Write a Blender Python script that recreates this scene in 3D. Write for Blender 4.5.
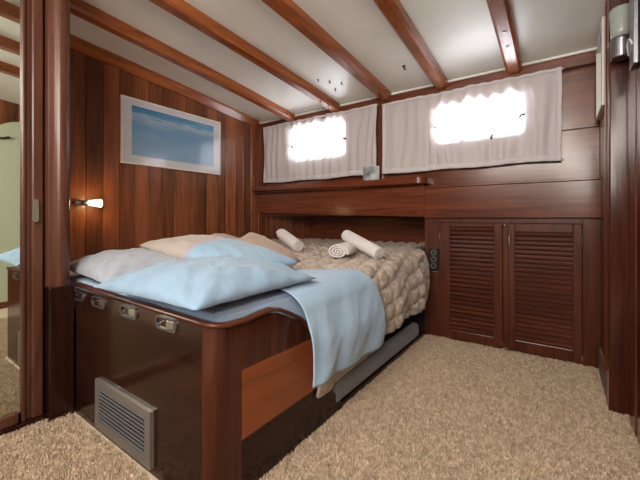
import bpy, bmesh, math, random
from mathutils import Vector, Matrix, noise
for o in list(bpy.data.objects): bpy.data.objects.remove(o)
R = math.radians
sc = bpy.context.scene
COL = sc.collection
random.seed(7)

# ------------------------------------------------------------ camera, world, light, exposure
cam_d = bpy.data.cameras.new('camera')
cam = bpy.data.objects.new('camera', cam_d); COL.objects.link(cam)
cam_d.sensor_width = 36; cam_d.lens = 341/640*36
cam_d.shift_y = -22/640
cam_d.clip_start = 0.02
cam.location = (0, 0, 1.0); cam.rotation_euler = (R(90), 0, R(35.1))
sc.camera = cam

w = bpy.data.worlds.new('world'); sc.world = w; w.use_nodes = True
bg = w.node_tree.nodes['Background']
bg.inputs['Color'].default_value = (0.93, 0.97, 1.0, 1); bg.inputs['Strength'].default_value = 2.6

def area(name, loc, target, size, power, color):
    l = bpy.data.lights.new(name, 'AREA'); l.shape = 'RECTANGLE'; l.size, l.size_y = size; l.energy = power; l.color = color
    o = bpy.data.objects.new(name, l); COL.objects.link(o); o.location = loc
    o.rotation_euler = (Vector(target)-Vector(loc)).to_track_quat('-Z', 'Y').to_euler(); return o
# unseen fill lights added behind the camera for soft front and side light
area('front_fill_light', (-0.55, -0.7, 2.25), (-1.2, 1.6, 0.6), (1.5, 1.1), 62, (1.0, 0.93, 0.84))
area('side_fill_light', (0.35, -1.3, 1.75), (-1.4, 1.6, 0.5), (0.8, 0.8), 20, (1.0, 0.93, 0.85))
# daylight pressing in at the two hull windows
area('window_daylight', (-2.2, 4.1, 1.15), (-2.1, 2.95, 1.80), (1.1, .8), 100, (0.9, 0.95, 1.0))
area('window_daylight', (-0.5, 4.1, 1.12), (-0.54, 2.95, 1.77), (1.1, .8), 100, (0.9, 0.95, 1.0))

sc.view_settings.view_transform = 'Standard'; sc.view_settings.look = 'None'
sc.view_settings.gamma = 1; sc.view_settings.use_curve_mapping = False
sc.view_settings.exposure = 0.66

# ------------------------------------------------------------ materials
def new_mat(name):
    m = bpy.data.materials.new(name); m.use_nodes = True
    nt = m.node_tree; return m, nt, nt.nodes['Principled BSDF']
def simple(name, col, rough=0.5, metal=0.0, coat=0.0, emis=None, es=0, sheen=0, noise_amt=0.0, ns=20, bump=0.0):
    m, nt, b = new_mat(name)
    b.inputs['Base Color'].default_value = (*col, 1); b.inputs['Roughness'].default_value = rough
    b.inputs['Metallic'].default_value = metal; b.inputs['Coat Weight'].default_value = coat
    if sheen: b.inputs['Sheen Weight'].default_value = sheen
    if emis: b.inputs['Emission Color'].default_value = (*emis, 1); b.inputs['Emission Strength'].default_value = es
    if noise_amt or bump:
        tc = nt.nodes.new('ShaderNodeTexCoord'); n = nt.nodes.new('ShaderNodeTexNoise'); n.inputs['Scale'].default_value = ns
        n.inputs['Detail'].default_value = 5
        nt.links.new(tc.outputs['Object'], n.inputs['Vector'])
        if noise_amt:
            r = nt.nodes.new('ShaderNodeValToRGB')
            r.color_ramp.elements[0].position = .3; r.color_ramp.elements[1].position = .7
            r.color_ramp.elements[0].color = (*[c*(1-noise_amt) for c in col], 1)
            r.color_ramp.elements[1].color = (*[min(1, c*(1+noise_amt)) for c in col], 1)
            nt.links.new(n.outputs['Fac'], r.inputs['Fac']); nt.links.new(r.outputs['Color'], b.inputs['Base Color'])
        if bump:
            bp = nt.nodes.new('ShaderNodeBump'); bp.inputs['Strength'].default_value = bump; bp.inputs['Distance'].default_value = 0.005
            nt.links.new(n.outputs['Fac'], bp.inputs['Height']); nt.links.new(bp.outputs['Normal'], b.inputs['Normal'])
    return m

WT = {  # dark, light, roughness
    'mahogany': ((.070, .016, .007), (.20, .052, .022), .24),
    'dark':     ((.013, .0042, .003), (.032, .010, .006), .14),
    'cabinet':  ((.050, .013, .007), (.125, .034, .017), .3),
    'plank':    ((.10, .029, .011), (.32, .105, .038), .36),
    'beam':     ((.15, .036, .010), (.42, .125, .034), .24),
    'orange':   ((.20, .05, .014), (.31, .085, .025), .35),
    'post':     ((.10, .024, .011), (.19, .05, .022), .22),
    'corner': ((.035, .009, .005), (.085, .022, .011), .18),
    'column':   ((.05, .017, .010), (.12, .043, .024), .22),
}
_w = {}
def wood(tone, axis, plank=None, pitch=.12, off=0.0):
    """varnished wood, grain along axis (0,1,2); plank = axis across which single boards change tone"""
    key = (tone, axis, plank, pitch)
    if key in _w: return _w[key]
    d, l, rough = WT[tone]
    m, nt, b = new_mat('varnished_%s_%s' % (tone, 'xyz'[axis])); N = nt.nodes.new; L = nt.links.new
    tc = N('ShaderNodeTexCoord'); mp = N('ShaderNodeMapping')
    s = [14, 14, 14]; s[axis] = 1.1; mp.inputs['Scale'].default_value = s
    src = tc.outputs['Object']
    if plank is not None:
        sep = N('ShaderNodeSeparateXYZ'); L(src, sep.inputs[0])
        a = N('ShaderNodeMath'); a.operation = 'SUBTRACT'; a.inputs[1].default_value = off; L(sep.outputs[plank], a.inputs[0])
        dv = N('ShaderNodeMath'); dv.operation = 'DIVIDE'; dv.inputs[1].default_value = pitch; L(a.outputs[0], dv.inputs[0])
        fl = N('ShaderNodeMath'); fl.operation = 'FLOOR'; L(dv.outputs[0], fl.inputs[0])
        wn = N('ShaderNodeTexWhiteNoise'); wn.noise_dimensions = '1D'; L(fl.outputs[0], wn.inputs['W'])
        cb = N('ShaderNodeVectorMath'); cb.operation = 'ADD'; L(src, cb.inputs[0])
        sc2 = N('ShaderNodeVectorMath'); sc2.operation = 'SCALE'; sc2.inputs['Scale'].default_value = 7.3; L(wn.outputs['Color'], sc2.inputs[0]); L(sc2.outputs[0], cb.inputs[1])
        src = cb.outputs[0]
    L(src, mp.inputs['Vector'])
    n1 = N('ShaderNodeTexNoise'); n1.inputs['Scale'].default_value = 1.0; n1.inputs['Detail'].default_value = 7; n1.inputs['Roughness'].default_value = .6; n1.inputs['Distortion'].default_value = 1.2
    L(mp.outputs[0], n1.inputs['Vector'])
    mp2 = N('ShaderNodeMapping'); s2 = [160, 160, 160]; s2[axis] = 5; mp2.inputs['Scale'].default_value = s2; L(src, mp2.inputs['Vector'])
    n2 = N('ShaderNodeTexNoise'); n2.inputs['Scale'].default_value = 1.0; n2.inputs['Detail'].default_value = 3; L(mp2.outputs[0], n2.inputs['Vector'])
    mx = N('ShaderNodeMath'); mx.operation = 'MULTIPLY_ADD'; mx.inputs[1].default_value = .3; L(n2.outputs['Fac'], mx.inputs[0]); 
    ad = N('ShaderNodeMath'); ad.operation = 'MULTIPLY'; ad.inputs[1].default_value = .75; L(n1.outputs['Fac'], ad.inputs[0]); L(ad.outputs[0], mx.inputs[2])
    r = N('ShaderNodeValToRGB'); e = r.color_ramp.elements; e[0].position = .36; e[1].position = .68
    e[0].color = (*d, 1); e[1].color = (*l, 1); L(mx.outputs[0], r.inputs['Fac'])
    col = r.outputs['Color']
    if plank is not None:
        hs = N('ShaderNodeHueSaturation'); mr = N('ShaderNodeMapRange'); mr.inputs['To Min'].default_value = .5; mr.inputs['To Max'].default_value = 1.35
        g1 = N('ShaderNodeMath'); g1.operation = 'MULTIPLY_ADD'; g1.inputs[1].default_value = .618; g1.inputs[2].default_value = .03; L(fl.outputs[0], g1.inputs[0]); g2 = N('ShaderNodeMath'); g2.operation = 'FRACT'; L(g1.outputs[0], g2.inputs[0]); L(g2.outputs[0], mr.inputs['Value']); L(mr.outputs[0], hs.inputs['Value']); L(col, hs.inputs['Color']); col = hs.outputs['Color']
    L(col, b.inputs['Base Color'])
    b.inputs['Roughness'].default_value = rough; b.inputs['Coat Weight'].default_value = .18; b.inputs['Specular IOR Level'].default_value = .4; b.inputs['Coat Roughness'].default_value = .12
    if tone == 'column': b.inputs['Coat Weight'].default_value = .12; b.inputs['Roughness'].default_value = .32
    if tone == 'dark': b.inputs['Coat Weight'].default_value = .12; b.inputs['Specular IOR Level'].default_value = .3
    bp = N('ShaderNodeBump'); bp.inputs['Strength'].default_value = .12; bp.inputs['Distance'].default_value = .002; L(n2.outputs['Fac'], bp.inputs['Height']); L(bp.outputs[0], b.inputs['Normal'])
    _w[key] = m; return m

def fabric(name, col, rough=.85, weave=600, sheen=.3, amt=.06, bump=.25):
    m = simple(name, col, rough, sheen=sheen, noise_amt=amt, ns=7, bump=0)
    nt = m.node_tree; b = nt.nodes['Principled BSDF']; tc = nt.nodes.new('ShaderNodeTexCoord')
    n = nt.nodes.new('ShaderNodeTexNoise'); n.inputs['Scale'].default_value = 28; n.inputs['Detail'].default_value = 6; n.inputs['Distortion'].default_value = .8
    bp = nt.nodes.new('ShaderNodeBump'); bp.inputs['Strength'].default_value = bump; bp.inputs['Distance'].default_value = .01
    nt.links.new(tc.outputs['Object'], n.inputs['Vector']); nt.links.new(n.outputs['Fac'], bp.inputs['Height']); nt.links.new(bp.outputs[0], b.inputs['Normal'])
    return m

M = {}
M['blue'] = fabric('pale_blue_cotton', (.235, .355, .49))
M['throw'] = fabric('pale_blue_throw', (.35, .51, .69), bump=.15)
M['greyblue'] = fabric('grey_blue_cotton', (.33, .36, .42))
M['sheet'] = fabric('blue_white_sheet', (.46, .62, .82))
M['beige'] = fabric('taupe_cotton', (.40, .29, .215))
M['towel'] = simple('white_terry', (.72, .68, .68), .95, sheen=.4, noise_amt=.08, ns=220, bump=.8)
M['cream'] = fabric('cream_lining', (.55, .45, .38))
M['ceiling'] = simple('cream_ceiling_paint', (.84, .84, .79), .34, noise_amt=.05, ns=3, bump=.05)
M['white'] = simple('white_paint', (.75, .74, .72), .45)
M['chrome'] = simple('brushed_metal', (.55, .53, .52), .25, 1.0)
M['steel'] = simple('grey_metal', (.26, .26, .28), .32, .9)
M['greyplastic'] = simple('grey_plastic', (.25, .25, .26), .4)
M['black'] = simple('black_plastic', (.012, .012, .012), .35)
M['hook'] = simple('dark_metal', (.03, .028, .025), .4, .6)
M['mirror'] = simple('mirror_glass', (.80, .86, .80), .015, 1.0)
M['pad'] = fabric('grey_pad', (.20, .20, .205), sheen=.2)
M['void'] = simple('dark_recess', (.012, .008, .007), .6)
M['pale'] = simple('pale_green_laminate', (.56, .60, .45), .35)
M['silver'] = simple('silver_frame', (.25, .22, .20), .38, .5)
M['slat'] = simple('grey_slat', (.20, .19, .20), .4, .6)
M['bulb'] = simple('frosted_lit_glass', (.95, .93, .88), .4, emis=(1.0, .86, .62), es=2.2)
M['opal'] = simple('frosted_glass', (.34, .38, .36), .2)
M['cable'] = simple('white_cable', (.75, .75, .76), .4)

# satin quilt
def satin():
    m, nt, b = new_mat('champagne_satin'); N = nt.nodes.new; L = nt.links.new
    tc = N('ShaderNodeTexCoord'); n = N('ShaderNodeTexNoise'); n.inputs['Scale'].default_value = 16; n.inputs['Detail'].default_value = 6; n.inputs['Distortion'].default_value = 2.5
    L(tc.outputs['Object'], n.inputs['Vector'])
    r = N('ShaderNodeValToRGB'); r.color_ramp.elements[0].position = .35; r.color_ramp.elements[1].position = .65
    r.color_ramp.elements[0].color = (.42, .335, .265, 1); r.color_ramp.elements[1].color = (.70, .60, .50, 1)
    L(n.outputs['Fac'], r.inputs['Fac']); L(r.outputs[0], b.inputs['Base Color'])
    b.inputs['Roughness'].default_value = .32; b.inputs['Sheen Weight'].default_value = .2; b.inputs['Metallic'].default_value = .3
    bp = N('ShaderNodeBump'); bp.inputs['Strength'].default_value = .35; bp.inputs['Distance'].default_value = .012; L(n.outputs['Fac'], bp.inputs['Height']); L(bp.outputs[0], b.inputs['Normal'])
    return m
M['satin'] = satin()

def painted_lamplight():  # warm lamplight put into the colour: beige on the left, blue on the right
    m, nt, b = new_mat('blue_pillowcase_painted_lamplight'); N = nt.nodes.new; L = nt.links.new
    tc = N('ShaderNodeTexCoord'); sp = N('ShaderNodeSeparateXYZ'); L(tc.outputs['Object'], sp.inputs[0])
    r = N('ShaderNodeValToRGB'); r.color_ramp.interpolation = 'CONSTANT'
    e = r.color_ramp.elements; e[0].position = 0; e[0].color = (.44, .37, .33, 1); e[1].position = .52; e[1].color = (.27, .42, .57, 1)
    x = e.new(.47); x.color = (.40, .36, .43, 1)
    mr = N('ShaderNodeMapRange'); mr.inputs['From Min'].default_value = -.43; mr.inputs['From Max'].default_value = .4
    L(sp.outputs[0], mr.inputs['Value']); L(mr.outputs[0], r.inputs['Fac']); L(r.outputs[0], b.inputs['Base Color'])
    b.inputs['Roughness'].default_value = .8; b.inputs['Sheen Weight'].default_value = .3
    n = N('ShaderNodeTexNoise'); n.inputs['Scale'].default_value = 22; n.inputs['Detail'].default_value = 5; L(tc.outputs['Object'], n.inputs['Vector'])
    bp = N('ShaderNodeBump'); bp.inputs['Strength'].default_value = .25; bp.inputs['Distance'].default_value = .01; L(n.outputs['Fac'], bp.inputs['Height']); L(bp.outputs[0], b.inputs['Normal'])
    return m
M['painted_lamplight'] = painted_lamplight()

def sheer():
    m, nt, b = new_mat('sheer_curtain'); N = nt.nodes.new; L = nt.links.new
    out = nt.nodes['Material Output']; nt.nodes.remove(b)
    d = N('ShaderNodeBsdfDiffuse'); d.inputs['Color'].default_value = (.90, .86, .87, 1)
    t = N('ShaderNodeBsdfTranslucent'); t.inputs['Color'].default_value = (.90, .90, .94, 1)
    tr = N('ShaderNodeBsdfTransparent'); tr.inputs['Color'].default_value = (1, 1, 1, 1)
    m1 = N('ShaderNodeMixShader'); m1.inputs[0].default_value = .25; L(d.outputs[0], m1.inputs[1]); L(t.outputs[0], m1.inputs[2])
    m2 = N('ShaderNodeMixShader'); m2.inputs[0].default_value = .17; L(m1.outputs[0], m2.inputs[1]); L(tr.outputs[0], m2.inputs[2])
    L(m2.outputs[0], out.inputs['Surface']); return m
M['sheer'] = sheer()
def hemm():
    m, nt, b = new_mat('curtain_hem'); N = nt.nodes.new; L = nt.links.new
    out = nt.nodes['Material Output']; nt.nodes.remove(b)
    d = N('ShaderNodeBsdfDiffuse'); d.inputs['Color'].default_value = (.72, .69, .71, 1)
    t = N('ShaderNodeBsdfTranslucent'); t.inputs['Color'].default_value = (.8, .78, .8, 1)
    m1 = N('ShaderNodeMixShader'); m1.inputs[0].default_value = .12; L(d.outputs[0], m1.inputs[1]); L(t.outputs[0], m1.inputs[2])
    L(m1.outputs[0], out.inputs['Surface']); return m
M['hem'] = hemm()

def glass():
    m, nt, b = new_mat('window_glass'); N = nt.nodes.new; L = nt.links.new
    out = nt.nodes['Material Output']; nt.nodes.remove(b)
    t = N('ShaderNodeBsdfTransparent'); g = N('ShaderNodeBsdfGlossy'); g.inputs['Roughness'].default_value = .02
    x = N('ShaderNodeMixShader'); x.inputs[0].default_value = .06; L(t.outputs[0], x.inputs[1]); L(g.outputs[0], x.inputs[2])
    L(x.outputs[0], out.inputs['Surface']); return m
M['glass'] = glass()

def carpet_mat():
    m, nt, b = new_mat('beige_shag_carpet'); N = nt.nodes.new; L = nt.links.new
    tc = N('ShaderNodeTexCoord'); n = N('ShaderNodeTexNoise'); n.inputs['Scale'].default_value = 45; n.inputs['Detail'].default_value = 8; n.inputs['Roughness'].default_value = .7
    L(tc.outputs['Object'], n.inputs['Vector'])
    r = N('ShaderNodeValToRGB'); r.color_ramp.elements[0].position = .38; r.color_ramp.elements[1].position = .62
    r.color_ramp.elements[0].color = (.42, .315, .21, 1); r.color_ramp.elements[1].color = (.74, .58, .42, 1)
    L(n.outputs['Fac'], r.inputs['Fac']); L(r.outputs[0], b.inputs['Base Color'])
    b.inputs['Roughness'].default_value = 1; b.inputs['Sheen Weight'].default_value = .3; b.inputs['Specular IOR Level'].default_value = .1
    return m
M['carpet'] = carpet_mat()

def picture_mat(y0, y1, z0, z1):
    m, nt, b = new_mat('seascape_print'); N = nt.nodes.new; L = nt.links.new
    tc = N('ShaderNodeTexCoord'); sp = N('ShaderNodeSeparateXYZ'); L(tc.outputs['Object'], sp.inputs[0])
    mr = N('ShaderNodeMapRange'); mr.inputs['From Min'].default_value = z0; mr.inputs['From Max'].default_value = z1; L(sp.outputs[2], mr.inputs['Value'])
    mp = N('ShaderNodeMapping'); mp.inputs['Scale'].default_value = (1, 5, 60); L(tc.outputs['Object'], mp.inputs['Vector'])
    n = N('ShaderNodeTexNoise'); n.inputs['Scale'].default_value = 1; n.inputs['Detail'].default_value = 6; L(mp.outputs[0], n.inputs['Vector'])
    a = N('ShaderNodeMath'); a.operation = 'MULTIPLY_ADD'; a.inputs[1].default_value = .35; L(n.outputs['Fac'], a.inputs[0]); L(mr.outputs[0], a.inputs[2])
    r = N('ShaderNodeValToRGB'); e = r.color_ramp.elements
    e[0].position = .1; e[0].color = (.26, .42, .60, 1); e[1].position = 1.0; e[1].color = (.035, .17, .36, 1)
    for p, c in ((.45, (.20, .36, .55)), (.7, (.16, .33, .53)), (.8, (.36, .48, .60)), (.86, (.10, .30, .52)), (.93, (.045, .22, .44))):
        x = e.new(p); x.color = (*c, 1)
    s = N('ShaderNodeMath'); s.operation = 'MULTIPLY'; s.inputs[1].default_value = .82; L(a.outputs[0], s.inputs[0]); L(s.outputs[0], r.inputs['Fac'])
    L(r.outputs[0], b.inputs['Base Color']); b.inputs['Roughness'].default_value = .12; b.inputs['Coat Weight'].default_value = 1; b.inputs['Coat Roughness'].default_value = .03
    return m

# ------------------------------------------------------------ mesh helpers
def bx(bm, x0, x1, y0, y1, z0, z1, bev=0.0, seg=2):
    r = bmesh.ops.create_cube(bm, size=1.0)
    vs = r['verts']
    bmesh.ops.scale(bm, vec=(abs(x1-x0), abs(y1-y0), abs(z1-z0)), verts=vs)
    bmesh.ops.translate(bm, vec=((x0+x1)/2, (y0+y1)/2, (z0+z1)/2), verts=vs)
    if bev:
        es = list({e for v in vs for e in v.link_edges})
        bmesh.ops.bevel(bm, geom=es, offset=bev, segments=seg, affect='EDGES', profile=.5)
def link(name, bm, mat, parent=None, smooth=False):
    me = bpy.data.meshes.new(name); bmesh.ops.recalc_face_normals(bm, faces=bm.faces); bm.to_mesh(me); bm.free()
    if mat: me.materials.append(mat)
    if smooth:
        for p in me.polygons: p.use_smooth = True
    o = bpy.data.objects.new(name, me); COL.objects.link(o)
    if parent:
        o.parent = parent; o.matrix_parent_inverse = Matrix.Translation(parent.location).inverted()
    return o
def box(name, mat, parent, *a, bev=0.004, seg=2):
    bm = bmesh.new(); bx(bm, *a, bev=bev, seg=seg); return link(name, bm, mat, parent)
def prism(name, mat, parent, pts, axis, a0, a1, bev=0.0, smooth=False):
    """polygon pts (2D) extruded along axis from a0 to a1"""
    bm = bmesh.new()
    def mk(p, a):
        return {0: (a, p[0], p[1]), 1: (p[0], a, p[1]), 2: (p[0], p[1], a)}[axis]
    v0 = [bm.verts.new(mk(p, a0)) for p in pts]; v1 = [bm.verts.new(mk(p, a1)) for p in pts]
    n = len(pts); bm.faces.new(v0); bm.faces.new(list(reversed(v1)))
    for i in range(n): bm.faces.new((v0[i], v0[(i+1) % n], v1[(i+1) % n], v1[i]))
    if bev: bmesh.ops.bevel(bm, geom=list(bm.edges), offset=bev, segments=2, affect='EDGES')
    return link(name, bm, mat, parent, smooth)
def cyl(bm, p0, p1, r0, r1=None, seg=16):
    r1 = r0 if r1 is None else r1
    p0 = Vector(p0); p1 = Vector(p1); d = p1-p0
    m = Matrix.Translation((p0+p1)/2) @ d.to_track_quat('Z', 'Y').to_matrix().to_4x4()
    bmesh.ops.create_cone(bm, cap_ends=True, segments=seg, radius1=r0, radius2=r1, depth=d.length, matrix=m)
def tube(bm, pts, r, seg=8):
    pts = [Vector(p) for p in pts]; rings = []
    for i, p in enumerate(pts):
        d = (pts[min(i+1, len(pts)-1)]-pts[max(i-1, 0)]).normalized(); q = d.to_track_quat('Z', 'Y')
        rings.append([bm.verts.new(p+q @ Vector((r*math.cos(a), r*math.sin(a), 0))) for a in [2*math.pi*k/seg for k in range(seg)]])
    for a, b in zip(rings, rings[1:]):
        for k in range(seg): bm.faces.new((a[k], a[(k+1) % seg], b[(k+1) % seg], b[k]))
    bm.faces.new(rings[0]); bm.faces.new(list(reversed(rings[-1])))
def lathe(bm, p0, d, prof, seg=20):
    """prof: (dist along d, radius)"""
    q = Vector(d).normalized().to_track_quat('Z', 'Y'); rings = []
    for t, r in prof:
        rings.append([bm.verts.new(Vector(p0)+q @ Vector((r*math.cos(2*math.pi*k/seg), r*math.sin(2*math.pi*k/seg), t))) for k in range(seg)])
    for a, b in zip(rings, rings[1:]):
        for k in range(seg): bm.faces.new((a[k], a[(k+1) % seg], b[(k+1) % seg], b[k]))
    bm.faces.new(rings[0]); bm.faces.new(list(reversed(rings[-1])))
def rrect(cx, cy, w_, h_, r, n=6):
    pts = []
    for sx, sy, a0 in ((1, 1, 0), (-1, 1, 90), (-1, -1, 180), (1, -1, 270)):
        for k in range(n+1):
            a = R(a0+90*k/n); pts.append((cx+sx*(w_/2-r)+r*math.cos(a), cy+sy*(h_/2-r)+r*math.sin(a)))
    return pts
def ring(name, mat, parent, outer, inner, axis, a0, a1, smooth=False):
    """frame between two loops with the same count of points"""
    bm = bmesh.new()
    def mk(p, a): return {0: (a, p[0], p[1]), 1: (p[0], a, p[1]), 2: (p[0], p[1], a)}[axis]
    O0 = [bm.verts.new(mk(p, a0)) for p in outer]; O1 = [bm.verts.new(mk(p, a1)) for p in outer]
    I0 = [bm.verts.new(mk(p, a0)) for p in inner]; I1 = [bm.verts.new(mk(p, a1)) for p in inner]
    n = len(outer)
    for i in range(n):
        j = (i+1) % n
        for q in ((O0[i], O0[j], I0[j], I0[i]), (O1[i], I1[i], I1[j], O1[j]), (O0[i], O1[i], O1[j], O0[j]), (I0[i], I0[j], I1[j], I1[i])):
            bm.faces.new(q)
    return link(name, bm, mat, parent, smooth)
def empty(name, loc, label=None, cat=None, group=None, kind=None):
    o = bpy.data.objects.new(name, None); COL.objects.link(o); o.location = loc; o.empty_display_size = .1
    return tag(o, label, cat, group, kind)
def tag(o, label=None, cat=None, group=None, kind=None):
    if label: o['label'] = label
    if cat: o['category'] = cat
    if group: o['group'] = group
    if kind: o['kind'] = kind
    return o
def struct(o): o['kind'] = 'structure'; return o
def grid(name, mat, parent, nu, nv, f, thick=0, smooth=True, off=0.0):
    bm = bmesh.new(); V = [[bm.verts.new(f(i/nu, j/nv)) for j in range(nv+1)] for i in range(nu+1)]
    for i in range(nu):
        for j in range(nv): bm.faces.new((V[i][j], V[i+1][j], V[i+1][j+1], V[i][j+1]))
    me = bpy.data.meshes.new(name); bm.to_mesh(me); bm.free(); me.materials.append(mat)
    if smooth:
        for p in me.polygons: p.use_smooth = True
    o = bpy.data.objects.new(name, me); COL.objects.link(o)
    if parent: o.parent = parent; o.matrix_parent_inverse = Matrix.Translation(parent.location).inverted()
    if thick:
        s = o.modifiers.new('thickness', 'SOLIDIFY'); s.thickness = thick; s.offset = off
    return o
def zc(y):
    t = 2.9-y; return 2.135+.115*t-.0095*t*t
def nz(x, y, z=0): return noise.noise(Vector((x, y, z)))

# ------------------------------------------------------------ setting
XL = -2.92; YB = 2.95
struct(box('floor', M['carpet'], None, -3.0, 1.6, -1.6, 3.7, -.05, 0, bev=0))
# shag pile on the floor
import numpy as np
def pile():
    rng = np.random.default_rng(3)
    n = 430000
    x = rng.uniform(-2.1, .3, n); y = rng.uniform(-.3, 2.93, n)
    keep = ~((x < -.945) & (y > .69))
    dist = np.hypot(x, y)
    keep &= (rng.random(n) < np.clip(2.2/(dist+.4), .25, 1))
    x = x[keep]; y = y[keep]; n = len(x)
    clump = np.sin(x*41+np.sin(y*23)*2)*np.sin(y*37+np.sin(x*19)*2)
    h = .011+.006*rng.random(n)+.003*clump
    a = rng.uniform(0, 2*math.pi, n); wd = .0016+.0010*rng.random(n)
    lx = rng.normal(0, .006, n); ly = rng.normal(0, .006, n)
    co = np.zeros((n, 4, 3))
    co[:, 0] = np.stack([x-np.cos(a)*wd, y-np.sin(a)*wd, np.full(n, -.001)], 1)
    co[:, 1] = np.stack([x+np.cos(a)*wd, y+np.sin(a)*wd, np.full(n, -.001)], 1)
    co[:, 2] = np.stack([x+lx+np.cos(a)*wd*.7, y+ly+np.sin(a)*wd*.7, h], 1)
    co[:, 3] = np.stack([x+lx-np.cos(a)*wd*.7, y+ly-np.sin(a)*wd*.7, h*.95], 1)
    me = bpy.data.meshes.new('carpet_pile')
    me.vertices.add(4*n); me.vertices.foreach_set('co', co.ravel())
    me.loops.add(4*n); me.loops.foreach_set('vertex_index', np.arange(4*n, dtype=np.int32))
    me.polygons.add(n); me.polygons.foreach_set('loop_start', np.arange(0, 4*n, 4, dtype=np.int32))
    me.update(calc_edges=True); me.materials.append(M['carpet'])
    o = bpy.data.objects.new('carpet_pile', me); COL.objects.link(o)
    tag(o, 'fluffy beige wool pile of the fitted carpet all over the cabin floor', 'carpet', kind='stuff')
pile()

# ceiling, cambered
def ceil_f(u, v):
    y = -1.6+v*4.62; return (XL-.05+u*4.4, y, zc(y))
bm = bmesh.new()
N_ = 24
rows = []
for k in range(N_+1):
    y = -1.6+4.62*k/N_
    rows.append([bm.verts.new(p) for p in ((XL-.08, y, zc(y)), (1.6, y, zc(y)), (1.6, y, zc(y)+.04), (XL-.08, y, zc(y)+.04))])
for a, b in zip(rows, rows[1:]):
    for k in range(4): bm.faces.new((a[k], a[(k+1) % 4], b[(k+1) % 4], b[k]))
bm.faces.new(rows[0]); bm.faces.new(list(reversed(rows[-1])))
struct(link('ceiling', bm, M['ceiling'], None))

# left wall: tongue and groove boards
bm = bmesh.new()
y = .488
while y < 3.5:
    y1 = min(y+.12, 3.5)
    v = []
    for (yy, xx) in ((y, XL-.006), (y+.0045, XL), (y1-.0045, XL), (y1, XL-.006)):
        v.append([bm.verts.new((xx, yy, 0)), bm.verts.new((xx, yy, 2.36))])
    for a, b in zip(v, v[1:]): bm.faces.new((a[0], b[0], b[1], a[1]))
    y = y1
bx(bm, XL-.05, XL-.008, .48, 3.5, 0, 2.36)
struct(link('wall_left', bm, wood('plank', 2, plank=1, pitch=.12, off=.488), None))
# partition behind the mirrored door and its column
struct(box('wall_partition', wood('plank', 2), None, XL, -2.11, .60, .69, 0, 2.36, bev=0))
struct(box('wall_closet', wood('column', 2), None, -2.17, -2.13, -1.6, .62, 0, 2.55, bev=0))

# back wall with two window openings
W1 = (-2.10, 1.80, .70, .36); W2 = (-.54, 1.77, .66, .30)
bm = bmesh.new()
def wallpiece(x0, x1, z0, z1): bx(bm, x0, x1, YB, YB+.04, z0, z1)
ox = .035
def holes():
    a0, a1 = W1[0]-W1[2]/2-ox, W1[0]+W1[2]/2+ox; b0, b1 = W2[0]-W2[2]/2-ox, W2[0]+W2[2]/2+ox
    for x0, x1 in ((XL, a0), (a1, b0), (b1, .24)): wallpiece(x0, x1, 1.02, 2.14)
    wallpiece(a0, a1, 1.02, W1[1]-W1[3]/2-ox); wallpiece(a0, a1, W1[1]+W1[3]/2+ox, 2.14)
    wallpiece(b0, b1, 1.02, W2[1]-W2[3]/2-ox); wallpiece(b0, b1, W2[1]+W2[3]/2+ox, 2.14)
holes()
struct(link('wall_back', bm, wood('mahogany', 0), None))
for k, (cx, cz, ww, hh) in enumerate((W1, W2)):
    t = empty('window_%d' % (k+1), (cx, YB, cz-hh/2), kind='structure')
    ring('window_frame', wood('post', 0), t, rrect(cx, cz, ww+.10, hh+.10, .05), rrect(cx, cz, ww-.0, hh, .05), 1, YB-.018, YB+.06)
    bm = bmesh.new(); bm.faces.new([bm.verts.new((p[0], YB+.03, p[1])) for p in rrect(cx, cz, ww+.02, hh+.02, .05)])
    bmesh.ops.solidify(bm, geom=list(bm.faces), thickness=.004)
    link('window_pane', bm, M['glass'], t)
    for sx, sz, ax in ((-1, -.05, 0), (1, -.05, 0), (-.33, -1, 2), (.33, -1, 2)):
        bm = bmesh.new(); px = cx+sx*ww/2; pz = cz+sz*hh/2
        if ax == 0:
            cyl(bm, (px, YB-.035, pz), (px, YB-.017, pz), .012); tube(bm, [(px, YB-.03, pz), (px-sx*.02, YB-.035, pz+.004), (px-sx*.035, YB-.035, pz-.02)], .007)
        else:
            cyl(bm, (px, YB-.035, pz), (px, YB-.017, pz), .012); tube(bm, [(px, YB-.03, pz), (px+.004, YB-.035, pz+.02), (px+.03, YB-.035, pz+.035)], .007)
        link('window_latch', bm, M['hook'], t)

# trims of the back wall
struct(prism('trim_1', wood('mahogany', 0), None, [(XL, 2.035), (.24, 2.035), (.24, 2.11), (XL, 2.11)], 1, YB-.05, YB, bev=.004))
struct(box('trim_2', M['ceiling'], None, XL, .24, YB-.058, YB, 2.112, 2.132, bev=.003))
struct(box('trim_3', wood('post', 2), None, -1.385, -1.338, YB-.03, YB, 1.33, 2.036))
struct(box('trim_4', wood('post', 2), None, XL, -2.85, YB-.12, YB, 1.35, 2.10, bev=.006))
struct(box('trim_5', wood('mahogany', 0), None, -.02, .22, YB-.012, YB, 1.615, 1.985, bev=.003))
struct(box('trim_6', wood('mahogany', 0), None, -.93, .22, YB-.012, YB, 1.265, 1.61, bev=.003))
# cornice along the left wall
pts = []
bm = bmesh.new()
rows = []
for k in range(20):
    y = .70+(2.84-.70)*k/19; z = zc(y)
    dz = .075
    rows.append([bm.verts.new(p) for p in ((XL, y, z-.012-dz), (XL+.018, y, z-.012-dz), (XL+.032, y, z-.045-.01), (XL+.045, y, z-.02), (XL+.045, y, z), (XL, y, z))])
for a, b in zip(rows, rows[1:]):
    for k in range(6): bm.faces.new((a[k], a[(k+1) % 6], b[(k+1) % 6], b[k]))
bm.faces.new(rows[0]); bm.faces.new(list(reversed(rows[-1])))
struct(link('trim_7', bm, wood('beam', 1), None))

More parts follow.
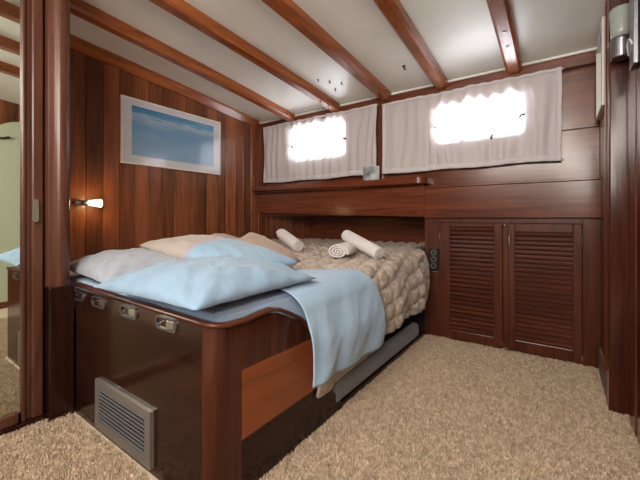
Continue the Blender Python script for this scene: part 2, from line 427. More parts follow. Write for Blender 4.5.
# deck beams
beams = [(-2.42, 'ceiling beam nearest the plank wall, ending above left curtain edge'),
         (-1.84, 'second ceiling beam from the plank wall, ending above middle of left curtain'),
         (-1.295, 'ceiling beam ending at the divider between the two curtains'),
         (-.80, 'ceiling beam ending above the left part of the right curtain'),
         (-.275, 'short looking ceiling beam at the right with two metal clips')]
def beam(x0_, label, wd=.10, dp=.072, y0=-1.5, y1=2.90, name='ceiling_beam', skew=0.0):
    bm = bmesh.new(); rows = []; c = .018
    for k in range(33):
        y = y0+(y1-y0)*k/32; z = zc(y)+.002; b = z-dp; x = x0_+skew*min(2.9-y, 1.8)
        rows.append([bm.verts.new(p) for p in ((x-wd/2, y, z), (x-wd/2, y, b+c), (x-wd/2+c, y, b), (x+wd/2-c, y, b), (x+wd/2, y, b+c), (x+wd/2, y, z))])
    for a, b in zip(rows, rows[1:]):
        for k in range(6): bm.faces.new((a[k], a[(k+1) % 6], b[(k+1) % 6], b[k]))
    bm.faces.new(rows[0]); bm.faces.new(list(reversed(rows[-1])))
    return tag(link(name, bm, wood('beam', 1), None), label, 'beam', 'deck beams across the ceiling')
for x, l in beams: beam(x, l, skew={-1.84: -.030, -1.295: -.026, -2.42: -.008}.get(x, 0))

# fascia over the berth alcove and cabinets, ledge
prism_ = prism('trim_8', wood('mahogany', 0), None, [(XL, 1.06), (-.945, 1.01), (-.945, 1.292), (XL, 1.312)], 1, 2.88, 2.94, bev=.003); struct(prism_)
struct(box('trim_9', wood('mahogany', 0), None, -.94, .225, 2.87, 2.94, 1.0, 1.252, bev=.004))
struct(box('trim_10', wood('post', 0), None, -.94, .22, 2.862, YB, 1.252, 1.268, bev=.003))
# alcove
struct(box('wall_alcove', wood('mahogany', 0), None, -2.9, -.9, 3.46, 3.5, 0, 1.2, bev=0))
struct(box('wall_alcove_top', wood('mahogany', 0), None, -2.9, -.9, 2.94, 3.5, 1.14, 1.18, bev=0))
bm = bmesh.new()
p0 = Vector((-2.90, 2.98)); p1 = Vector((-2.52, 3.46)); d = (p1-p0); L_ = d.length; d.normalize(); nrm = Vector((d.y, -d.x)); n_ = 11
for k in range(n_):
    a = p0+d*(L_*k/n_); b = p0+d*(L_*(k+1)/n_-.006)
    vs = [a, b, b-nrm*.015, a-nrm*.015]
    v0 = [bm.verts.new((*q, .5)) for q in vs]; v1 = [bm.verts.new((*q, 1.14)) for q in vs]
    bm.faces.new(v0); bm.faces.new(list(reversed(v1)))
    for i in range(4): bm.faces.new((v0[i], v0[(i+1) % 4], v1[(i+1) % 4], v1[i]))
a, b = p0-nrm*.016, p1-nrm*.016
bm.faces.new([bm.verts.new(q) for q in ((*a, .5), (*b, .5), (*b, 1.14), (*a, 1.14))])
struct(link('wall_alcove_side', bm, wood('mahogany', 2), None))

# right side
struct(box('wall_right', wood('cabinet', 2), None, .22, .27, 2.3, YB+.04, 0, 2.3, bev=0))
struct(box('trim_11', wood('post', 2), None, .205, .222, 2.42, 2.50, .16, 2.2, bev=.004))
struct(box('baseboard_right', simple('worn_pale_wood', (.22, .13, .10), .5, noise_amt=.2, ns=9), None, .208, .222, 2.36, 2.86, .0, .16, bev=.003))
struct(box('trim_12', wood('corner', 2), None, .207, .292, 2.29, 2.36, 0, 2.25, bev=.008))
struct(box('trim_13', wood('dark', 2), None, .284, .32, 1.75, 2.32, 0, 2.28, bev=0))
struct(box('trim_14', wood('mahogany', 2), None, .280, .30, 2.08, 2.24, 0, 2.25, bev=.008))
struct(box('wall_right_return', wood('plank', 2), None, .30, .90, 1.78, 1.84, 0, 2.28, bev=0))
struct(box('wall_right_passage', wood('plank', 2, plank=1, pitch=.12, off=.488), None, .86, .92, -1.6, 1.8, 0, 2.5, bev=0))
struct(box('wall_rear', wood('dark', 2), None, -2.17, .92, -1.62, -1.56, 0, 2.62, bev=0))
# arched pale door seen in the mirror
dt = empty('door_2', (.84, 1.33, 0), kind='structure')
ap = [(.93, .07), (1.61, .07)][::1] + [(1.27+.34*math.cos(a), 1.80+.30*math.sin(a)) for a in [R(180*k/20) for k in range(21)]]
prism('door_leaf', M['pale'], dt, ap, 0, .84, .862)
box('door_sill', wood('mahogany', 1), dt, .82, .862, .78, 1.78, 0, .07)
bm = bmesh.new(); tube(bm, [(.825, .80+.03*k, 1.89+.012*math.sin(k*1.3)) for k in range(12)], .012)
link('door_hook_rail', bm, M['black'], dt)

# mirrored closet door, left
d1 = empty('door_1', (-2.1, .0, 0), kind='structure')
box('mirror_pane', M['mirror'], d1, -2.112, -2.104, -.6, .515, .075, 2.35, bev=0)
bm = bmesh.new()
bx(bm, -2.125, -2.086, .510, .525, .03, 2.4, bev=.005); bx(bm, -2.125, -2.098, .512, .545, .03, 2.4, bev=.003)
bx(bm, -2.125, -2.080, .545, .592, .03, 2.4, bev=.008)
bx(bm, -2.125, -2.086, -.6, .5, .03, .08, bev=.006)
link('door_frame', bm, wood('column', 2), d1)
bm = bmesh.new()
rr = rrect(.556, 1.035, .026, .11, .012)
v0 = [bm.verts.new((-2.082, *p)) for p in rr]; v1 = [bm.verts.new((-2.066, *p)) for p in rr]
bm.faces.new(v0); bm.faces.new(v1)
for i in range(len(rr)): j = (i+1) % len(rr); bm.faces.new((v0[i], v0[j], v1[j], v1[i]))
link('door_handle', bm, M['chrome'], d1)
struct(box('baseboard_left', wood('dark', 1), None, -2.13, -2.075, -.6, .60, 0, .03, bev=.003))
# column: half-round nosing above, box below
cp = [(-2.13, .60), (-2.085, .60), (-2.07, .606), (-2.064, .625)] + [(-2.085+.055*math.sin(a)*1.0, .655-.045*math.cos(a)) for a in [R(20+140*k/10) for k in range(11)]] + [(-2.085, .70), (-2.13, .70)]
struct(prism('trim_15', wood('column', 2), None, cp, 2, .66, 2.36))
struct(box('trim_16', wood('dark', 2), None, -2.13, -2.03, .60, .705, 0, .66, bev=.006))

# ------------------------------------------------------------ shelf under the windows
sh = empty('wall_shelf', (-1.9, 2.9, 1.3), 'long varnished wooden shelf with a rounded end under the left window', 'shelf')
bm = bmesh.new()
top = [(XL, 2.94), (XL, 2.78)] + [(-.98+.075*math.sin(a), 2.855-.075*math.cos(a)) for a in [R(9*k) for k in range(11)]] + [(-.905, 2.94)]
def zs(x): return 1.328-.020*(x-XL)/2.0
v0 = [bm.verts.new((x, y_, zs(x)-.018)) for x, y_ in top]; v1 = [bm.verts.new((x, y_, zs(x)+.030)) for x, y_ in top]
bm.faces.new(v0); bm.faces.new(list(reversed(v1)))
for i in range(len(top)): j = (i+1) % len(top); bm.faces.new((v0[i], v0[j], v1[j], v1[i]))
link('shelf_board', bm, wood('post', 0), sh)
bm = bmesh.new(); bx(bm, XL+.01, -.99, 2.80, 2.94, 1.286, 1.294)
link('shelf_batten', bm, wood('mahogany', 0), sh)
bk = empty('booklet', (-1.40, 2.84, 1.325), 'small booklet with grey and white cover standing on the window shelf', 'booklet')
bk.rotation_euler.z = 0
zt = 1.344
box('page_block', M['white'], bk, -1.476, -1.338, 2.833, 2.842, zt, zt+.125, bev=.001)
box('cover', simple('grey_white_cover', (.42, .44, .47), .4, noise_amt=.75, ns=11), bk, -1.478, -1.336, 2.828, 2.833, zt, zt+.128, bev=.001)
bm = bmesh.new()
bx(bm, -1.498, -1.478, 2.828, 2.842, zt, zt+.128, bev=.002)
link('binding', bm, M['black'], bk)
bm = bmesh.new()
for k in range(7): bx(bm, -1.493, -1.483, 2.824, 2.829, zt+.008+.017*k, zt+.016+.017*k)
link('binding_rings', bm, M['white'], bk)

# ------------------------------------------------------------ curtains
def curtain(x0, x1, z0, z1, Wd, label, seed):
    t = empty('window_curtain', ((x0+x1)/2, 2.90, z0), label, 'curtain', 'sheer curtains over the hull windows')
    Yc = 2.895
    cx = Wd[0]
    def f(u, v, sft=0):
        x = x0+(x1-x0)*u; z = z0+(z1-z0)*v
        mid = math.exp(-((x-cx)/(.48))**4)
        env = (.35+.65*mid)*(.35+.65*math.sin(math.pi*v))
        fold = .011*math.sin(x*62+2*nz(x*4, z*1.5, seed)*3+seed)+.007*math.sin(x*29+seed*2+3*nz(x*2, z, seed))
        sag = .004*math.sin(x*11+seed)+.006*nz(x*3, seed, 0)
        return (x+.006*nz(z*5, x*2, seed), Yc+2.3*fold*env+.01*nz(x*3, z*4, seed), z+sag*(1 if v < .5 else -.5))
    grid('curtain_cloth', M['sheer'], t, 220, 30, f)
    hw = .032
    def edge(name, fu):
        grid(name, M['hem'], t, 60, 3, fu, thick=.003)
    W_, H_ = x1-x0, z1-z0
    def bump(p): return Vector(p)+Vector((0, -.008, 0))
    edge('hem', lambda u, v: bump(f(u, (hw+.012)*v/H_)))
    edge('hem', lambda u, v: bump(f(u, 1-hw*.7*v/H_)))
    edge('hem', lambda u, v: bump(f(hw*v/W_, u)))
    edge('hem', lambda u, v: bump(f(1-hw*v/W_, u)))
    for z in (z0+.012, z1-.010):
        bm = bmesh.new(); cyl(bm, (x0-.012, Yc+.004, z), (x1+.012, Yc+.004, z), .004, seg=8); link('curtain_rod', bm, M['white'], t)
curtain(-2.835, -1.392, 1.405, 2.06, W1, 'gathered white sheer curtain over the left window beside the plank wall', 1.3)
curtain(-1.33, .012, 1.40, 2.045, W2, 'flat white sheer curtain over the right window with wide hemmed border', 4.1)

# ------------------------------------------------------------ louvred cabinet
cb = empty('wall_cabinet', (-.35, 2.92, 0), 'dark mahogany cabinet with two louvred doors below the right window', 'cabinet')
bm = bmesh.new()
bx(bm, -.944, -.818, 2.90, 2.94, 0, 1.0, bev=.003)
bx(bm, .126, .222, 2.90, 2.94, 0, 1.0, bev=.003)
bx(bm, -.818, .126, 2.90, 2.94, .962, 1.0, bev=.002)
bx(bm, -.818, .126, 2.90, 2.94, 0, .022, bev=.002)
bx(bm, -.352, -.316, 2.905, 2.94, .02, .964, bev=.002)
bx(bm, -.944, -.90, 2.93, 3.46, 0, 1.14)
bx(bm, -.944, .21, 3.10, 3.12, 0, 1.0)
link('face_frame', bm, wood('cabinet', 2), cb)
def louvre_door(x0, x1, sx0, sx1, sz0, sz1, hinge, lab):
    d_ = empty('door', (x0, 2.9, .02)); d_.parent = cb; d_.matrix_parent_inverse = Matrix.Translation(cb.location).inverted(); d_['label'] = lab
    z0, z1 = .022, .958; yf = 2.888
    def part(name, bm, m): 
        o = link(name, bm, m); o.parent = d_; o.matrix_parent_inverse = (Matrix.Translation(cb.location) @ Matrix.Translation(cb.location).inverted() @ Matrix.Translation(d_.location)).inverted(); return o
    bm = bmesh.new()
    bx(bm, x0, sx0, yf, yf+.026, z0, z1, bev=.004); bx(bm, sx1, x1, yf, yf+.026, z0, z1, bev=.004)
    bx(bm, sx0, sx1, yf, yf+.026, z0, sz0, bev=.004); bx(bm, sx0, sx1, yf, yf+.026, sz1, z1, bev=.004)
    part('door_frame', bm, wood('cabinet', 2))
    bm = bmesh.new(); n = 24
    for k in range(n):
        z = sz0+(sz1-sz0)*(k+.5)/n
        r = bmesh.ops.create_cube(bm, size=1); vs = r['verts']
        bmesh.ops.scale(bm, vec=(sx1-sx0+.004, .040, .007), verts=vs)
        bmesh.ops.bevel(bm, geom=list({e for v in vs for e in v.link_edges}), offset=.002, segments=1, affect='EDGES')
    # lay them out after bevelling: each 8-vertex island moved in turn
    bm.free(); bm = bmesh.new()
    for k in range(n):
        z = sz0+(sz1-sz0)*(k+.5)/n
        m_ = Matrix.Translation(((sx0+sx1)/2, yf+.018, z)) @ Matrix.Rotation(R(38), 4, 'X') @ Matrix.Diagonal((sx1-sx0+.004, .030, .008, 1))
        bmesh.ops.create_cube(bm, size=1, matrix=m_)
    part('louvre_slats', bm, wood('cabinet', 0))
    bm = bmesh.new()
    for z in (.18, .85): cyl(bm, (hinge, yf-.003, z-.03), (hinge, yf-.003, z+.03), .004, seg=8); part('hinge', bm, M['chrome']); bm = bmesh.new()
    bm.free()
    return d_, part
dl, pl = louvre_door(-.814, -.356, -.736, -.411, .092, .93, -.816, 'left louvred door')
bm = bmesh.new(); bx(bm, -.366, -.352, 2.868, 2.89, .03, .95, bev=.005); pl('meeting_strip', bm, wood('post', 2))
bm = bmesh.new(); bmesh.ops.create_uvsphere(bm, u_segments=12, v_segments=8, radius=.011, matrix=Matrix.Translation((-.335, 2.876, .945))); pl('catch_knob', bm, M['chrome'])
dr, pr = louvre_door(-.314, .123, -.271, .075, .10, .898, .126, 'right louvred door')
bm = bmesh.new(); bx(bm, -.310, -.300, 2.872, 2.889, .80, .865, bev=.003); pr('pull_handle', bm, M['chrome'])

so = empty('power_socket', (-.865, 2.9, .65), 'black triple wall socket beside the louvred cabinet door', 'socket')
bm = bmesh.new(); bx(bm, -.903, -.826, 2.882, 2.901, .56, .75, bev=.006); link('socket_plate', bm, M['black'], so)
for k in range(3):
    z = .60+.055*k; bm = bmesh.new()
    ringpts = [( -.8645+.022*math.cos(2*math.pi*i/20), z+.022*math.sin(2*math.pi*i/20)) for i in range(20)]
    inn = [(-.8645+.017*math.cos(2*math.pi*i/20), z+.017*math.sin(2*math.pi*i/20)) for i in range(20)]
    bm.free(); ring('socket_rim', M['silver'], so, ringpts, inn, 1, 2.877, 2.883)
    bm = bmesh.new()
    for s in (-.008, .008): cyl(bm, (-.8645+s, 2.8805, z), (-.8645+s, 2.883, z), .0028, seg=8)
    link('socket_pins', bm, M['chrome'], so)
bm = bmesh.new(); bx(bm, -.903, -.826, 2.884, 2.899, .547, .556, bev=.002); link('socket_strip', bm, M['chrome'], so)

# ------------------------------------------------------------ berth (bed)
bed = empty('berth', (-1.6, .8, 0), 'built-in mahogany bed base with rounded corner and finger pulls', 'bed')
box('front_panel', wood('dark', 0), bed, -2.03, -.985, .71, .735, 0, .64, bev=.002)
# corner post rounded
R_ = .055
arc = [(-.985+R_*math.sin(a), .765-R_*math.cos(a)) for a in [R(9*k) for k in range(11)]]
cpst = arc + [(-.93, .835), (-.955, .835), (-.955, .77), (-.985, .735)]
prism('corner_post', wood('corner', 2), bed, cpst, 2, 0, .634)
# cap rail following the front and the dipping side
def rail():
    path = [(-2.03, .715, .662)] + [(-2.03+1.03*k/8, .715, .662-.016*k/8) for k in range(1, 9)]
    path += [(-.99+.06*math.sin(a), .775-.06*math.cos(a), .645-.010*k/6) for k, a in enumerate([R(15*k) for k in range(1, 7)])]
    path += [(-.93, .86, .634), (-.93, .93, .641), (-.93, .985, .643), (-.93, 1.04, .630), (-.93, 1.10, .602), (-.93, 1.17, .565), (-.93, 1.24, .50), (-.93, 1.29, .42), (-.93, 1.33, .33)]
    bm = bmesh.new(); rings = []
    P = [Vector(p) for p in path]
    for i, p in enumerate(P):
        t = (P[min(i+1, len(P)-1)]-P[max(i-1, 0)]).normalized(); side = t.cross(Vector((0, 0, 1))).normalized(); up = side.cross(t).normalized()
        rings.append([bm.verts.new(p+side*a+up*b) for a, b in ((.010, -.010), (.013, -.004), (.010, .004), (.0, .006), (-.016, .005), (-.020, -.002), (-.020, -.010))])
    for a, b in zip(rings, rings[1:]):
        for k in range(7): bm.faces.new((a[k], a[(k+1) % 7], b[(k+1) % 7], b[k]))
    bm.faces.new(rings[0]); bm.faces.new(list(reversed(rings[-1])))
    return link('cap_rail', bm, wood('cabinet', 0), bed, smooth=True)
rail()
side = [(.835, 0), (1.52, 0), (1.50, .06), (1.42, .12), (1.36, .20), (1.32, .33), (1.28, .42), (1.23, .49), (1.16, .555), (1.09, .59), (1.03, .617), (.98, .628), (.93, .626), (.835, .62)]
prism('side_panel', wood('corner', 2), bed, side, 0, -.958, -.932)
inl = [(.838, .205), (1.355, .205), (1.315, .34), (1.28, .445), (.838, .455)]
prism('inlay_panel', wood('orange', 1), bed, inl, 0, -.936, -.9305)['label'] = 'lighter orange wooden inlay'
prism('lower_panel', wood('dark', 1), bed, [(.838, 0.0), (1.53, 0.0), (1.505, .07), (1.36, .195), (.838, .195)], 0, -.936, -.9302)
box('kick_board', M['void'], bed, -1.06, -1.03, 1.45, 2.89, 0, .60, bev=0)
box('plinth', wood('dark', 1), bed, -1.03, -.935, 1.50, 2.89, 0, .035, bev=.003)
for x, lab in ((-1.99, 0), (-1.76, 0), (-1.475, 0), (-1.195, 0)):
    z = .607
    fr = ring('finger_pull', M['steel'], bed, rrect(x, z, .140, .050, .0245), rrect(x, z, .126, .036, .0175), 1, .703, .712, smooth=False)
    bm = bmesh.new(); bx(bm, x-.0, x+.050, .705, .711, z-.015, z+.015, bev=.002); o = link('finger_plate', bm, M['chrome'], None); o.parent = fr
    bm = bmesh.new(); cyl(bm, (x-.034, .704, z), (x-.034, .711, z), .006, seg=10); o = link('screw', bm, M['chrome'], None); o.parent = fr
for o in [c for c in bpy.data.objects if c.name.startswith(('finger_plate', 'screw'))]:
    o.matrix_parent_inverse = Matrix.Translation(bed.location).inverted() @ Matrix.Translation(bed.location)
# vent
vg = ring('vent_grille', M['silver'], bed, [(-1.285, .032), (-1.285, .254), (-1.765, .254), (-1.765, .032)], [(-1.325, .068), (-1.325, .222), (-1.728, .222), (-1.728, .068)], 1, .694, .711)
box('vent_backing', M['black'], bed, -1.73, -1.32, .704, .712, .066, .224, bev=0)
for k in range(9):
    z = .078+.0168*k
    bm = bmesh.new(); bmesh.ops.create_cube(bm, size=1, matrix=Matrix.Translation((-1.5265, .700, z)) @ Matrix.Rotation(R(-30), 4, 'X') @ Matrix.Diagonal((.403, .010, .006, 1)))
    o = link('slat', bm, M['slat'], None); o.parent = vg

box('dark_gap_cap', M['void'], bed, -1.06, -.947, 2.925, 2.935, 0, .60, bev=0)  # near-black cap added to keep the gap beside the cabinet dark
tag(box('storage_bolster', M['pad'], None, -.995, -.925, 1.45, 2.72, .045, .155, bev=.03, seg=4), 'long grey padded bolster stowed low under the hanging quilt', 'bolster')

# mattress
mt = prism('mattress', M['sheet'], None, [(-2.88, .742), (-.975, .742), (-.985, 3.42), (-2.50, 3.42), (-2.88, 2.94)], 2, .502, .664, bev=.02)
tag(mt, 'mattress under pale blue fitted sheet filling the wooden bed base', 'mattress')
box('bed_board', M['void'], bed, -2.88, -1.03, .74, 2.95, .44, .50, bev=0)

def ztop(y):   # height of the bedding along the bed
    t = min(1, max(0, (y-1.5)/1.4)); return .668+.05*t*t*(3-2*t)
# cross profile: s = arc length measured from the top edge line; s<0 on top, s>0 down the side
def prof(s, y, o=0.0, bulge=.02):
    zt_ = ztop(y); r = .085; xe = -.955+.02
    q = math.pi/2*r
    if s < 0: return (xe-r+s, zt_+o)
    if s < q:
        a = s/r; return (xe-r+(r+o)*math.sin(a), zt_-r+(r+o)*math.cos(a))
    d_ = s-q
    return (xe+o+bulge*math.sin(min(1, d_/.4)*math.pi), zt_-r-d_)
def crease(a, b, seed):
    r = 0
    for k, (f, amp) in enumerate(((1.6, .012), (3.1, .008), (6.3, .004))):
        n = noise.noise(Vector((a*f+.6*b, b*f*.45+.5*math.sin(a*1.3+seed), seed+k*3.1)))
        r += amp*(1-min(1, abs(n)*3.2))**2
    return r
def quilt():
    t = empty('quilt', (-1.5, 2.3, .67), 'champagne satin quilted bedspread covering the far half of the bed', 'quilt')
    y0, y1 = 1.28, 3.40
    S0 = -1.80
    def hem(y):
        pts = [(1.2, .17), (1.62, .17), (1.95, .235), (2.1, .27), (2.5, .27), (2.84, .25), (3.5, .25)]
        for (a, ha), (b, hb) in zip(pts, pts[1:]):
            if a <= y <= b: return ha+(hb-ha)*(y-a)/(b-a)
        return .25
    def f(u, v):
        y = y0+(y1-y0)*v
        S1 = ztop(y)-hem(y)+.05
        if y > 2.80: S1 = max(.02, S1*max(0, 1-((y-2.80)/.09)))**1 if y < 2.89 else .0
        S0_ = S0+max(0, (y-2.93)*.82); s = S0_+(S1-S0_)*(u**.8)
        g = .115
        a = (s+.25*y)/g; b = (y-.12*s)/g
        qa = abs(math.sin(math.pi*a)); qb = abs(math.sin(math.pi*b))
        puff = .032*(min(qa, 1)**.5)*(qb**.5)
        wr = .012*nz(s*5, y*5, 1)+.007*nz(s*13, y*9, 4)+.004*nz(s*34, y*30, 8)
        side = max(0, s)
        under = y < 1.54+.36*min(1, max(0, (s+.5)/.7)) and s > -1.2
        if under: puff *= .2; wr *= .3
        x, z = prof(s, y, .006+puff+wr, .03)
        if s > .05: x += .022*math.sin(y*15+2*nz(y*2, s*2, 3))*min(1, side/.3)
        if y > 2.7 and s > 0: x += .02*math.sin((y-2.7)/.18*math.pi)
        return (x, y, z)
    grid('quilt_top', M['satin'], t, 230, 230, f, thick=.012, off=-1)
    # plain lining rolled out below the hem near the throw
    def h(u, v):
        y = 1.315+.72*v; a = 2*math.pi*u
        k = math.sin(math.pi*min(1, max(0, v)))**.4 if 0 < v < 1 else 0
        rz = (.055-.012*v)*k+.002; rx = .026*k+.002
        zc_ = .183+.060*v
        return (-.945+rx*math.cos(a)+.008*math.sin(y*11), y, zc_+rz*math.sin(a))
    grid('quilt_lining', M['cream'], t, 20, 50, h)['label'] = 'plain cream lining edge'
quilt()
def throw():
    def lerp(pts, s):
        for (a, ha), (b, hb) in zip(pts, pts[1:]):
            if a <= s <= b: return ha+(hb-ha)*(s-a)/(b-a)
        return pts[0][1] if s < pts[0][0] else pts[-1][1]
    q = math.pi/2*.085
    Yn = [(-1.3, .80), (-.5, .86), (-.15, 1.0), (0, 1.10), (q, 1.16), (.55, 1.175)]
    Yf = [(-1.3, 1.2), (-.4, 1.44), (-.10, 1.62), (0, 1.72), (q, 1.85), (.55, 1.89)]
    def f(u, v):
        s = -1.3+1.3*1.0*u*0 + (-1.3 + (1.3+.44+.035*v)*u - -1.3)
        a, b = lerp(Yn, s), lerp(Yf, s); y = a+(b-a)*v
        hemv = .0
        o = .030+.006*nz(s*6, y*6, 9)
        x, z = prof(s, y, o, .03)
        if s > 0:
            k = min(1, s/.25)
            x += k*(.006*math.sin(y*24+s*9+2*nz(y*3, s*3, 2))+.010*nz(y*6+s*3, s*3, 5)) + .026*k + .5*crease(y*2+s*.8, s*2, 5.0)*k
            z += .02*(y-1.5)*k*0
        else:
            z += .006*nz(s*9+y*5, y*4, 6)+.6*crease(s*2, y*2+s, 7.0)
        if y < 1.16 and s < 0: z -= .022*min(1, (1.16-y)/.2)
        return (x, y, z)
    o = grid('bed_throw', M['throw'], None, 150, 90, f, thick=.006)
    tag(o, 'pale blue cotton throw draped over the bed edge and down its side', 'blanket')
throw()

# pillows
def pillow(name, label, mat, w_, d_, h_, loc, rot, seed, group='pillows heaped on the bed', cat='pillow', wr=1.0, under=.35):
    n = 64
    def shape(u, v, top):
        cu = max(0, 1-abs(u)**2.6); cv = max(0, 1-abs(v)**2.6)
        th = h_/2*(cu*cv)**.55
        k = wr*(.010*nz(u*2.2+seed, v*2.2, seed)+.010*nz(u*5+seed, v*3+seed, 3)+.006*math.sin(6*(u+v)+4*nz(u*2, v*2, seed)))*(min(1, th/(h_*.2)))
        x = u*w_/2*(1-.055*(1-v*v)); y = v*d_/2*(1-.055*(1-u*u))
        k += .55*wr*crease(u*1.5+v, v*1.5-u*.4, seed)*(min(1, th/(h_*.25)))
        z = (th+k) if top else -th*under
        # pleats running to the corners
        e = (abs(u)*abs(v))
        z += .012*wr*math.sin((abs(u)-abs(v))*14)*e*(1 if top else -.3)*(min(1, th/(h_*.1)))
        return Vector((x, y, z))
    bm = bmesh.new()
    T = [[bm.verts.new(shape(-1+2*i/n, -1+2*j/n, True)) for j in range(n+1)] for i in range(n+1)]
    B = [[(T[i][j] if i in (0, n) or j in (0, n) else bm.verts.new(shape(-1+2*i/n, -1+2*j/n, False))) for j in range(n+1)] for i in range(n+1)]
    for i in range(n):
        for j in range(n):
            bm.faces.new((T[i][j], T[i+1][j], T[i+1][j+1], T[i][j+1])); bm.faces.new((B[i][j], B[i][j+1], B[i+1][j+1], B[i+1][j]))
    o = link(name, bm, mat, None, smooth=True)
    o.location = loc; o.rotation_euler = [R(a) for a in rot]
    return tag(o, label, cat, group)
pillow('pillow', 'large pale blue pillow lying nearest the rounded bed corner', M['blue'], .66, .68, .20, (-1.26, .965, .714), (0, 0, 2), 2.0, wr=.8)
pillow('pillow', 'pale grey blue pillow partly hidden behind the mirror door column', M['greyblue'], .74, .56, .20, (-1.97, .99, .714), (0, 0, -6), 5.0, wr=.8)
pillow('pillow', 'blue pillow with warm lamplight painted beige on its left half, lying on top of two blue pillows', M['painted_lamplight'], .84, .42, .155, (-1.58, 1.24, .800), (2, 7, 3), 8.0, wr=.5, under=.9)
pillow('cushion', 'taupe cushion leaning at the right end of the pillow heap', M['beige'], .40, .30, .12, (-1.51, 1.57, .785), (10, 28, 30), 11.0, group='taupe cushions', cat='cushion', wr=.3, under=.9)
pillow('cushion', 'taupe cushion mostly hidden behind the blue pillow with beige painted lamplight', M['beige'], .40, .28, .11, (-1.93, 1.60, .805), (12, 12, 20), 13.0, group='taupe cushions', cat='cushion', wr=.3, under=.9)

# rolled towels
def roll(label, a, b, r, wind=0.0, wide=1.0):
    a = Vector(a); b = Vector(b); L0 = (b-a).length
    bm = bmesh.new(); turns = 3.4; pitch = r/ (turns+.35); npt = 90
    outer = []; inner = []
    for k in range(npt+1):
        th = 2*math.pi*turns*k/npt
        ro = r-pitch*(turns-th/(2*math.pi))
        outer.append((max(ro, .002)*math.cos(th+wind), max(ro, .002)*math.sin(th+wind)))
        ri = ro-pitch*.66
        inner.append((max(ri, .0008)*math.cos(th+wind), max(ri, .0008)*math.sin(th+wind)))
    loop = outer+list(reversed(inner))
    zs_ = [0, .006, .02, L0*.33, L0*.66, L0-.02, L0-.006, L0]; sc_ = [.95, .985, 1, 1.01, .995, 1, .985, .95]
    R0 = [[bm.verts.new((x*s*wide, y_*s*.93, z)) for x, y_ in loop] for z, s in zip(zs_, sc_)]
    m_ = len(loop)
    for p, q in zip(R0, R0[1:]):
        for i in range(m_): bm.faces.new((p[i], p[(i+1) % m_], q[(i+1) % m_], q[i]))
    for rr_ in (R0[0], R0[-1]):
        for i in range(npt): bm.faces.new((rr_[i], rr_[i+1], rr_[m_-2-i], rr_[m_-1-i]))
    o = link('towel_roll', bm, M['towel'], None, smooth=True)
    o.location = a; o.rotation_euler = (b-a).to_track_quat('Z', 'Y').to_euler()
    mo = o.modifiers.new('edge', 'EDGE_SPLIT'); mo.split_angle = R(60)
    return tag(o, label, 'towel', 'rolled white towels on the quilt')
roll('rolled white towel showing its spiral end at the middle of the bed', (-1.27, 2.02, .765), (-1.34, 2.30, .768), .060, 1.0, 1.4)
roll('rolled white towel leaning across another towel at the middle of the bed', (-1.33, 2.24, .872), (-.985, 2.10, .762), .050, 2.0)
roll('rolled white towel sloping behind the taupe cushion at the alcove', (-1.99, 2.24, .862), (-1.70, 2.12, .772), .055, .4)

# ------------------------------------------------------------ picture, reading lamp
pc = empty('framed_picture', (XL+.01, 1.825, 1.45), 'framed blue seascape print with wide white mat on plank wall', 'picture')
y0, y1, z0, z1 = 1.33, 2.317, 1.449, 1.998
box('picture_backing', M['white'], pc, XL+.002, XL+.014, y0+.004, y1-.004, z0+.004, z1-.004, bev=0)
ring('mat', simple('white_mat', (.62, .62, .66), .1, coat=1), pc, [(y0+.008, z0+.008), (y1-.008, z0+.008), (y1-.008, z1-.008), (y0+.008, z1-.008)], [(y0+.085, z0+.075), (y1-.085, z0+.075), (y1-.085, z1-.060), (y0+.085, z1-.060)], 0, XL+.014, XL+.018)
box('print', picture_mat(y0, y1, z0+.07, z1-.06), pc, XL+.014, XL+.0165, y0+.08, y1-.08, z0+.07, z1-.055, bev=0)
ring('picture_frame', M['white'], pc, [(y0, z0), (y1, z0), (y1, z1), (y0, z1)], [(y0+.012, z0+.012), (y1-.012, z0+.012), (y1-.012, z1-.012), (y0+.012, z1-.012)], 0, XL+.002, XL+.024)

rl = empty('reading_lamp', (XL, 1.02, 1.10), 'small lit wall reading lamp with white glass shade on plank wall', 'lamp')
bm = bmesh.new(); lathe(bm, (XL, 1.005, 1.112), (1, 0, 0), [(0, .028), (.006, .028), (.012, .02), (.04, .012), (.055, .012)]); link('wall_plate', bm, M['chrome'], rl, smooth=True)
bm = bmesh.new(); lathe(bm, (XL+.055, .985, 1.112), (.04, 1, 0), [(0, .012), (.02, .017), (.035, .014), (.05, .014), (.052, .019), (.10, .019), (.102, .016)]); link('lamp_socket', bm, M['chrome'], rl, smooth=True)
bm = bmesh.new(); lathe(bm, (XL+.06, 1.075, 1.112), (.04, 1, 0), [(0, .018), (.01, .019), (.05, .025), (.085, .032), (.09, .031), (.094, .024)]); link('lamp_shade', bm, M['bulb'], rl, smooth=True)
pl_ = bpy.data.lights.new('reading_glow', 'POINT'); pl_.energy = 1.5; pl_.color = (1, .62, .28); pl_.shadow_soft_size = .03
po = bpy.data.objects.new('reading_glow', pl_); COL.objects.link(po); po.location = (XL+.12, 1.12, 1.112)

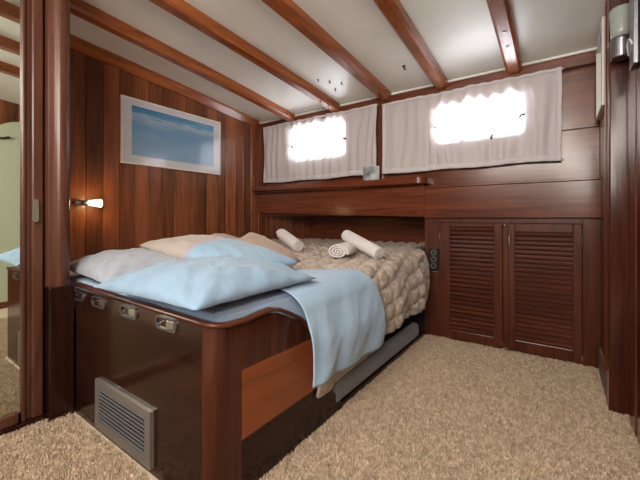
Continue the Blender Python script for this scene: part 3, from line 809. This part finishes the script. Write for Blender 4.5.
# ------------------------------------------------------------ right side fittings
pm = empty('wall_mirror', (.215, 2.7, 1.64), 'narrow white framed mirror seen edge on at the right wall', 'mirror')
ring('mirror_frame', M['white'], pm, [(2.50, 1.64), (2.88, 1.64), (2.88, 2.09), (2.50, 2.14)], [(2.52, 1.66), (2.86, 1.66), (2.86, 2.07), (2.52, 2.12)], 0, .196, .221)
box('mirror_glass', M['mirror'], pm, .208, .214, 2.51, 2.87, 1.65, 2.08, bev=0)
sl = empty('wall_lamp', (.25, 2.2, 1.82), 'unlit cylindrical wall lamp with frosted glass on right post', 'lamp')
bm = bmesh.new(); lathe(bm, (.248, 2.225, 1.785), (0, 0, 1), [(0, .036), (.004, .042), (.09, .044), (.10, .041)], 28); link('lamp_base', bm, M['steel'], sl, smooth=False)
bm = bmesh.new(); lathe(bm, (.248, 2.225, 1.885), (0, 0, 1), [(0, .040), (.03, .042), (.135, .046), (.145, .043)], 28); link('lamp_glass', bm, M['opal'], sl, smooth=True)
bm = bmesh.new(); bx(bm, .212, .285, 2.277, 2.290, 1.80, 2.03, bev=.004); bx(bm, .232, .264, 2.225, 2.28, 2.028, 2.042, bev=.004); link('lamp_bracket', bm, M['steel'], sl)
cr = empty('cable_duct', (.262, 2.1, 1.69), 'grey metal cable duct with a white cord beside right wall lamp', 'cable duct')
box('duct_channel', M['steel'], cr, .264, .284, 2.02, 2.12, 1.68, 2.08, bev=.004)
bm = bmesh.new(); tube(bm, [(.262, 2.115, 1.75), (.255, 2.10, 1.79), (.256, 2.075, 1.812), (.259, 2.05, 1.80), (.262, 2.025, 1.77)], .004); link('cord', bm, M['cable'], cr, smooth=True)

# ------------------------------------------------------------ hooks under the ceiling
HK = [(-1.701, 2.39, 'topmost left of four dark hooks beside the beam ending at the curtain divider'),
      (-1.629, 2.46, 'dark ceiling hook right of topmost one in the group near the left window'),
      (-1.55, 2.53, 'dark ceiling hook farthest right in the group near the left window'),
      (-1.66, 2.60, 'lowest dark ceiling hook of the four on the white panel near left window'),
      (-.985, 2.53, 'lone dark ceiling hook on the white panel above the right curtain')]
def hook(x, y, zt2, lab, base='ceiling_hook', mat=None, grp='small dark hooks on the ceiling', cat='hook', s=1.0):
    bm = bmesh.new(); cyl(bm, (x, y, zt2), (x, y, zt2-.008*s), .011*s, seg=12)
    tube(bm, [(x, y, zt2-.005*s), (x, y, zt2-.02*s), (x+.008*s, y-.004*s, zt2-.030*s), (x+.016*s, y-.006*s, zt2-.022*s)], .0045*s, 6)
    return tag(link(base, bm, mat or M['hook'], None, smooth=False), lab, cat, grp)
for x, y, l in HK: hook(x, y, zc(y), l, s=.8 if x < -1.5 else 1.15)
hook(-1.84, 2.62, zc(2.62)-.056, 'upper dark hook on the underside of the second beam', s=.9)
hook(-1.82, 2.72, zc(2.72)-.056, 'lower dark hook on the underside of the second beam', s=.9)
for y, l in ((2.33, 'upper chrome clip on the underside of the right ceiling beam'), (2.50, 'lower chrome clip on the underside of the right ceiling beam')):
    bm = bmesh.new(); zb = zc(y)-.056
    lathe(bm, (-.275, y, zb-.018), (0, 0, 1), [(0, .008), (.006, .015), (.013, .015), (.018, .011)], 16)
    tag(link('beam_clip', bm, M['chrome'], None, smooth=True), l, 'clip', 'chrome clips on the right beam')
